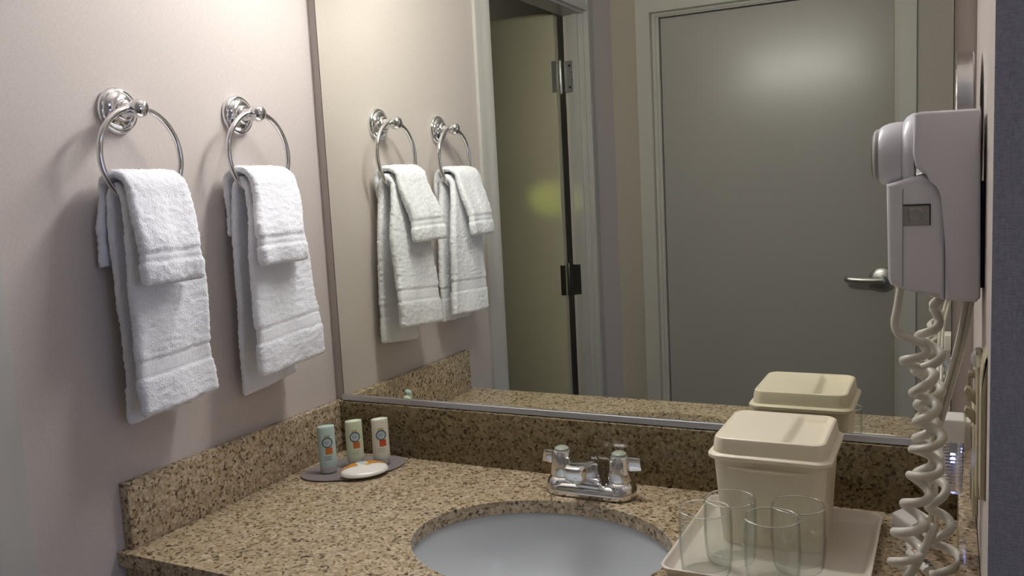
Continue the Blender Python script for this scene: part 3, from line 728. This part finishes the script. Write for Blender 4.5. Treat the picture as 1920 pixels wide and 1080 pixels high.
# ------------------------------------------------------------------ wall hair dryer on the right wall
hdx = thing('wall_hair_dryer', 'white wall mounted hair dryer with coiled cord on the right wall', 'hair dryer', (W, -0.39, 0.38))
YN, YB = -0.436, -0.346
hp = [(1.0745, 0.5620), (1.080, 0.5636), (1.1296, 0.5628), (1.1318, 0.5594), (1.1335, 0.3830), (1.1298, 0.3786), (1.103, 0.3801), (1.103, 0.4793), (1.1016, 0.4861), (1.098, 0.4940), (1.0912, 0.4999), (1.0825, 0.5045), (1.0760, 0.5111), (1.0737, 0.5246)]
b = NB(); prism(b, hp, 'y', YN, YB, 0.004, 3)
obj('housing', b, M['white_plastic'], hdx, angle=30)
b = NB(); box(b, 1.1328, W, -0.425, -0.357, 0.391, 0.494, 0.002, 2)
obj('wall_bracket', b, M['navy'], hdx)
b = NB(); cz, hr = 0.5243, 0.0325
lathe(b, [(0, 1.0385), (0.022, 1.0385), (0.0255, 1.0400), (0.0285, 1.0425), (0.0305, 1.0460), (0.0322, 1.0510), (0.0330, 1.0580), (0.0330, 1.0625), (0.0322, 1.0632), (0.0335, 1.0640), (0.0375, 1.0670), (0.0405, 1.0720), (0.0410, 1.0745), (0.0, 1.0745)], (0, -0.39, cz), (1, 0, 0), 48)
hb = obj('dryer_head', b, M['white_plastic'], hdx, angle=30)
b = NB(); lathe(b, [(0, 1.0352), (0.020, 1.0350), (0.0245, 1.0362), (0.0265, 1.0380), (0.0272, 1.0412), (0.0, 1.0412)], (0, -0.39, cz), (1, 0, 0), 40)
gr = obj('air_grille', b, M['grille'], hb, angle=30)
b = NB()
for k in range(5): lathe(b, [(0.004+0.004*k, 1.0345), (0.0052+0.004*k, 1.0345), (0.0052+0.004*k, 1.036), (0.004+0.004*k, 1.036), (0.004+0.004*k, 1.0345)], (0, -0.39, cz), (1, 0, 0), 32)
obj('grille_rings', b, M['seam'], gr)
hp2 = [(1.0497, 0.4950), (1.0513, 0.4000), (1.0535, 0.3945), (1.0580, 0.3920), (1.0647, 0.3903), (1.1028, 0.3792), (1.1028, 0.4780), (1.095, 0.4955), (1.082, 0.5040)]
b = NB(); prism(b, hp2, 'y', YN+0.006, YB-0.006, 0.0055, 4)
hh = obj('handle', b, M['white_plastic'], hdx, angle=30)
b = NB()
for x0 in (1.0646,):
    box(b, x0, x0+0.0007, YN+0.0055, YN+0.0075, 0.3925, 0.490)
obj('handle_seam', b, M['seam'], hh, smooth=False)
b = NB()
box(b, 1.0650, 1.0893, YN+0.0050, YN+0.012, 0.4535, 0.4738, 0.0008, 1)
swp = obj('switch_plate', b, M['greyplastic'], hdx)
b = NB(); box(b, 1.0705, 1.0835, YN+0.0035, YN+0.010, 0.4550, 0.4722, 0.002, 2)
sw2 = obj('rocker_switch', b, M['grille'], swp)
b = NB(); lathe(b, [(0, 0.0002), (0.0035, 0.0003), (0.0058, 0.0012), (0.0062, 0.0)], (1.0765, YN+0.0036, 0.4636), (0, -1, 0), 24)
obj('thumb_dish', b, M['greyplastic'], sw2)
b = NB(); box(b, 1.0650, 1.0898, YN+0.0040, YN+0.008, 0.4738, 0.4746); box(b, 1.0893, 1.0898, YN+0.0040, YN+0.008, 0.4535, 0.4738)
obj('switch_recess', b, M['gap'], swp, smooth=False)

def coil(path, R0, pitch, r=0.0041, ramp_in=0.02, ramp_out=0.02, ph=0.0, dz=0.0):
    pts = spline(path, 40); S_ = [0.0]
    for a, c in zip(pts, pts[1:]): S_.append(S_[-1] + (c-a).length)
    tot = S_[-1]; n = int(tot/pitch*30); out = []; j = 0; u = None
    for i in range(n+1):
        d = tot*i/n
        while j < len(S_)-2 and S_[j+1] < d: j += 1
        t = (d-S_[j])/max(1e-9, S_[j+1]-S_[j]); p = pts[j].lerp(pts[j+1], t)
        tg = (pts[min(j+2, len(pts)-1)] - pts[max(j-1, 0)]).normalized()
        if u is None: u = frame_of(tg)[1]
        u = (u - tg*u.dot(tg)).normalized(); v = tg.cross(u)
        k = min(1, d/ramp_in if ramp_in else 1, (tot-d)/ramp_out if ramp_out else 1)
        a = ph + 2*PI*d/pitch; R = R0*k*(1+0.18*math.sin(d*61+ph))
        out.append(p + u*(R*math.cos(a)) + v*(R*math.sin(a)))
    return out
b = NB()   # from the handle: lead, then coil down to the counter
lead = spline([(1.0620, -0.392, 0.400), (1.0612, -0.392, 0.386), (1.0585, -0.394, 0.3665), (1.0560, -0.396, 0.350), (1.0600, -0.398, 0.3385), (1.0700, -0.400, 0.3345), (1.0830, -0.400, 0.3300)], 8)
c1 = coil([(1.0830, -0.400, 0.3300), (1.0790, -0.400, 0.3050), (1.0850, -0.400, 0.2750), (1.0880, -0.400, 0.2400), (1.0870, -0.400, 0.2050), (1.0800, -0.400, 0.1740), (1.0725, -0.402, 0.1420), (1.0680, -0.405, 0.1050), (1.0650, -0.410, 0.0600), (1.0640, -0.418, 0.0300), (1.0720, -0.430, 0.0200)], 0.0125, 0.0315, ph=0.6)
tube(b, lead[:-1] + c1, 0.0050, 10, 0.0044)
obj('coil_cord', b, M['cord'], hdx, angle=80)
b = NB()
c2 = coil([(1.1000, -0.385, 0.3800), (1.0945, -0.380, 0.3600), (1.0880, -0.375, 0.3350), (1.0880, -0.375, 0.3000), (1.0870, -0.375, 0.2600), (1.0860, -0.375, 0.2200), (1.0870, -0.375, 0.1900), (1.0960, -0.378, 0.1600), (1.1010, -0.380, 0.1250), (1.1060, -0.385, 0.0900), (1.1075, -0.395, 0.0500), (1.1000, -0.415, 0.0200)], 0.0115, 0.0370, ph=2.4, ramp_in=0.05)
tube(b, c2, 0.0050, 10, 0.0044)
obj('coil_cord', b, M['cord'], hdx, angle=80)
b = NB()
tube(b, spline([(1.0955, -0.395, 0.1350), (1.0880, -0.405, 0.1180), (1.0760, -0.410, 0.0920), (1.0630, -0.410, 0.0660), (1.0560, -0.418, 0.0300), (1.0580, -0.430, 0.0060), (1.0750, -0.440, 0.0050)], 10), 0.0046, 10)
obj('cord_tail', b, M['cord'], hdx)
b = NB()
for off in (0.0, 0.0052):
    tube(b, spline([(1.1240+off, -0.37, 0.3830), (1.1145+off, -0.37, 0.3222+0.002), (1.1014+off, -0.37, 0.2671), (1.0940+off, -0.365, 0.2344), (1.0905+off, -0.355, 0.2047), (1.0890+off, -0.330, 0.1600), (1.0890+off, -0.26, 0.085), (1.0880+off, -0.17, 0.0250), (1.0800+off*0.5, -0.135, 0.0170), (1.0740, -0.115, 0.0165)], 10), 0.0028, 8)
obj('power_cord', b, M['cord'], hdx)

# adapter block at the end of the cord, with a tagged cable
ab = thing('adapter_block', 'small white plastic adapter block with tagged cable on the counter', 'adapter', (1.060, -0.099, 0))
b = NB(); prism(b, [(1.037, -0.098), (1.0645, -0.142), (1.0865, -0.098), (1.0590, -0.058)], 'z', 0.0, 0.0325, 0.004, 3)
obj('block', b, M['white_plastic2'], ab, angle=30)
b = NB(); cab = spline([(1.0570, -0.1300, 0.014), (1.0610, -0.1600, 0.0100), (1.0680, -0.1850, 0.0085), (1.0860, -0.2200, 0.0080), (1.0990, -0.2600, 0.0060), (1.1000, -0.3300, 0.0050), (1.0850, -0.420, 0.0050)], 12)
tube(b, cab, 0.0042, 10)
cb = obj('cable', b, M['cord'], ab)
b = NB(); p0, p1 = Vector((1.0655, -0.1770, 0.0086)), Vector((1.0880, -0.2270, 0.0084))
tube(b, [p0.lerp(p1, k/12) for k in range(13)], 0.0095, 14, 0.0072)
tg = obj('cord_tag', b, M['tagwhite'], cb)
b = NB(); dr_ = (p1-p0).normalized(); sd = dr_.cross(Vector((0, 0, 1)))
def stroke(bm, s, o0, o1, w_=0.0006, along=0.0):
    a = p0.lerp(p1, s); q = []
    for o_ in (o0, (o0+o1)/2, o1):
        zz = 0.0072*math.sqrt(max(0, 1-(o_/0.0095)**2)) + 0.0004
        c = a + sd*o_ + Vector((0, 0, zz)) + dr_*(along*(o_-o0)/max(1e-6, abs(o1-o0)))
        q.append((c - dr_*w_, c + dr_*w_))
    vs = [[bm.verts.new(x) for x in pr] for pr in q]
    for A, B in zip(vs, vs[1:]): bm.faces.new([A[0], A[1], B[1], B[0]])
for k in range(9):
    s = 0.62 + 0.028*k; stroke(b, s, -0.006 + 0.001*(k % 3), 0.004 - 0.0015*(k % 2), 0.0007, 0.002*((k % 3)-1))
for k in range(4): stroke(b, 0.90 + 0.025*k, -0.005, 0.001+0.001*(k % 2), 0.0006, 0.0015)
for k in range(6): stroke(b, 0.14+0.08*k, 0.0028, 0.0036, 0.0016)
obj('tag_lettering', b, M['ink'], tg, smooth=False)
b = NB()
for k in range(5): stroke(b, 0.06+0.010*k, -0.005+0.001*k, 0.004-0.0006*k, 0.0004, 0.001)
obj('tag_red_mark', b, M['redink'], tg, smooth=False)

# ------------------------------------------------------------------ other things on the right wall
mm = thing('makeup_mirror', 'round chrome makeup mirror on the wall above the hair dryer', 'mirror', (W, -0.250, 0.550))
MCX, MCY, MCZ, MR = 1.1200, -0.250, 0.550, 0.0855
b = NB(); lathe(b, [(0, -0.0075), (MR-0.005, -0.0075), (MR-0.004, -0.0090), (MR-0.0015, -0.0090), (MR, -0.0078), (MR, 0.0075), (MR-0.002, 0.009), (0, 0.009)], (MCX, MCY, MCZ), (1, 0, 0), 64)
obj('rim', b, M['chrome'], mm, angle=30)
b = NB(); lathe(b, [(0, -0.0079), (MR-0.006, -0.0079), (MR-0.006, -0.0070)], (MCX, MCY, MCZ), (1, 0, 0), 48)
obj('mirror_face', b, M['mirror'], mm, angle=30)
b = NB(); lathe(b, [(0, 0.0), (0.026, 0.0), (0.026, -0.004), (0.010, -0.006), (0.010, -0.009)], (W, MCY, MCZ), (1, 0, 0), 28)
obj('wall_mount', b, M['chrome'], mm)

op = thing('outlet_cover', 'beige outlet cover holding the night light on the right wall', 'outlet', (W, -0.275, 0.175))
b = NB(); box(b, W-0.0062, W, -0.314, -0.236, 0.117, 0.235, 0.0025, 3)
obj('cover', b, M['beige'], op)
b = NB(); box(b, W-0.0078, W-0.005, -0.292, -0.258, 0.130, 0.158, 0.001, 1); obj('socket', b, M['beige'], op)
b = NB(); box(b, W-0.0078, W-0.005, -0.292, -0.258, 0.190, 0.218, 0.001, 1); obj('socket', b, M['beige'], op)
nl = thing('night_light', 'white night light with clear ribbed shade plugged in the right wall', 'night light', (1.112, -0.278, 0.135))
b = NB(); box(b, 1.0985, 1.1235, -0.297, -0.259, 0.196, 0.2235, 0.0022, 3); box(b, 1.1230, W-0.0078, -0.289, -0.267, 0.199, 0.220)
obj('cap', b, M['white_plastic2'], nl)
b = NB(); rings = []
nr = 16
for k in range(nr*4+1):
    t = k/(nr*4); z = 0.1955 - 0.0605*t; s = 0.0010*abs(math.sin(PI*nr*t))
    x0 = 1.0960 + (1.1035-1.0960)*t**1.6 - s; x1 = 1.1225 - 0.0015*t + s
    hy_ = 0.018 - 0.004*t**1.6 + s
    rings.append([(x, y, z) for x, y in rrect((x0+x1)/2, -0.278, (x1-x0)/2, hy_, 0.006, 5)])
x_in = []
for k in range(13):
    t = 1 - k/12; t = t*0.97; z = 0.1955 - 0.0605*t
    x0 = 1.0980 + (1.1055-1.0980)*t**1.6; x1 = 1.1208 - 0.0015*t; hy_ = 0.016 - 0.004*t**1.6
    x_in.append([(x, y, z) for x, y in rrect((x0+x1)/2, -0.278, (x1-x0)/2, hy_, 0.005, 5)])
loft(b, rings + x_in, cap=False)
obj('ribbed_shade', b, M['clearplastic'], nl, angle=20)
b = NB(); box(b, 1.1065, 1.1165, -0.288, -0.268, 0.1800, 0.1955, 0.001, 1)
bs_ = obj('lamp_base', b, M['white_plastic2'], nl)
b = NB(); lathe(b, [(0, -0.007), (0.0022, -0.006), (0.0028, -0.002), (0.0028, 0.001), (0, 0.001)], (1.1115, -0.2835, 0.1795), (0, 0, 1), 14); lathe(b, [(0, -0.007), (0.0022, -0.006), (0.0028, -0.002), (0.0028, 0.001), (0, 0.001)], (1.1115, -0.2725, 0.1795), (0, 0, 1), 14)
obj('lamp_diode', b, M['led'], bs_)

sp2 = thing('light_switch', 'beige double toggle switch plate beside the hair dryer cord', 'switch', (W, -0.43, 0.24))
b = NB(); box(b, W-0.0068, W, -0.4750, -0.3800, 0.195, 0.325, 0.003, 3)
pl_ = obj('plate', b, M['beige'], sp2)
for k, z in enumerate((0.2905, 0.2710)):
    b = NB(); y_ = -0.446 + 0.0*k
    prism(b, [(W-0.005, z-0.012), (W-0.0155, z+0.0005), (W-0.0168, z+0.0040), (W-0.0150, z+0.0075), (W-0.0115, z+0.0068), (W-0.005, z-0.002)], 'y', y_-0.0065, y_+0.0065, 0.001, 2)
    obj('toggle', b, M['beige'], sp2)
b = NB(); box(b, W-0.0130, W-0.0060, -0.408, -0.396, 0.298, 0.3040, 0.0008, 1); box(b, W-0.0130, W-0.0105, -0.408, -0.396, 0.279, 0.298); box(b, W-0.0130, W-0.0060, -0.408, -0.396, 0.274, 0.279, 0.0008, 1)
obj('toggle_guard', b, M['beige'], sp2)
b = NB(); lathe(b, [(0, -0.0045), (0.004, -0.0040), (0.0075, -0.002), (0.009, 0.0)], (W-0.0064, -0.412, 0.319), (1, 0, 0), 20)
obj('indicator_bump', b, M['white_plastic2'], sp2)
wb = thing('wall_plate', 'long beige rounded cover plate at the front end of right wall', 'cover plate', (W, -0.525, 0.21))
b = NB(); prism(b, [(W, 0.214), (W-0.0036, 0.2150), (W-0.0048, 0.218), (W-0.0048, 0.310), (W-0.0043, 0.326), (W-0.0030, 0.338), (W-0.0010, 0.345), (W, 0.346)], 'y', -0.530, -0.480, 0.0015, 2)
obj('cover', b, M['beige'], wb, angle=30)
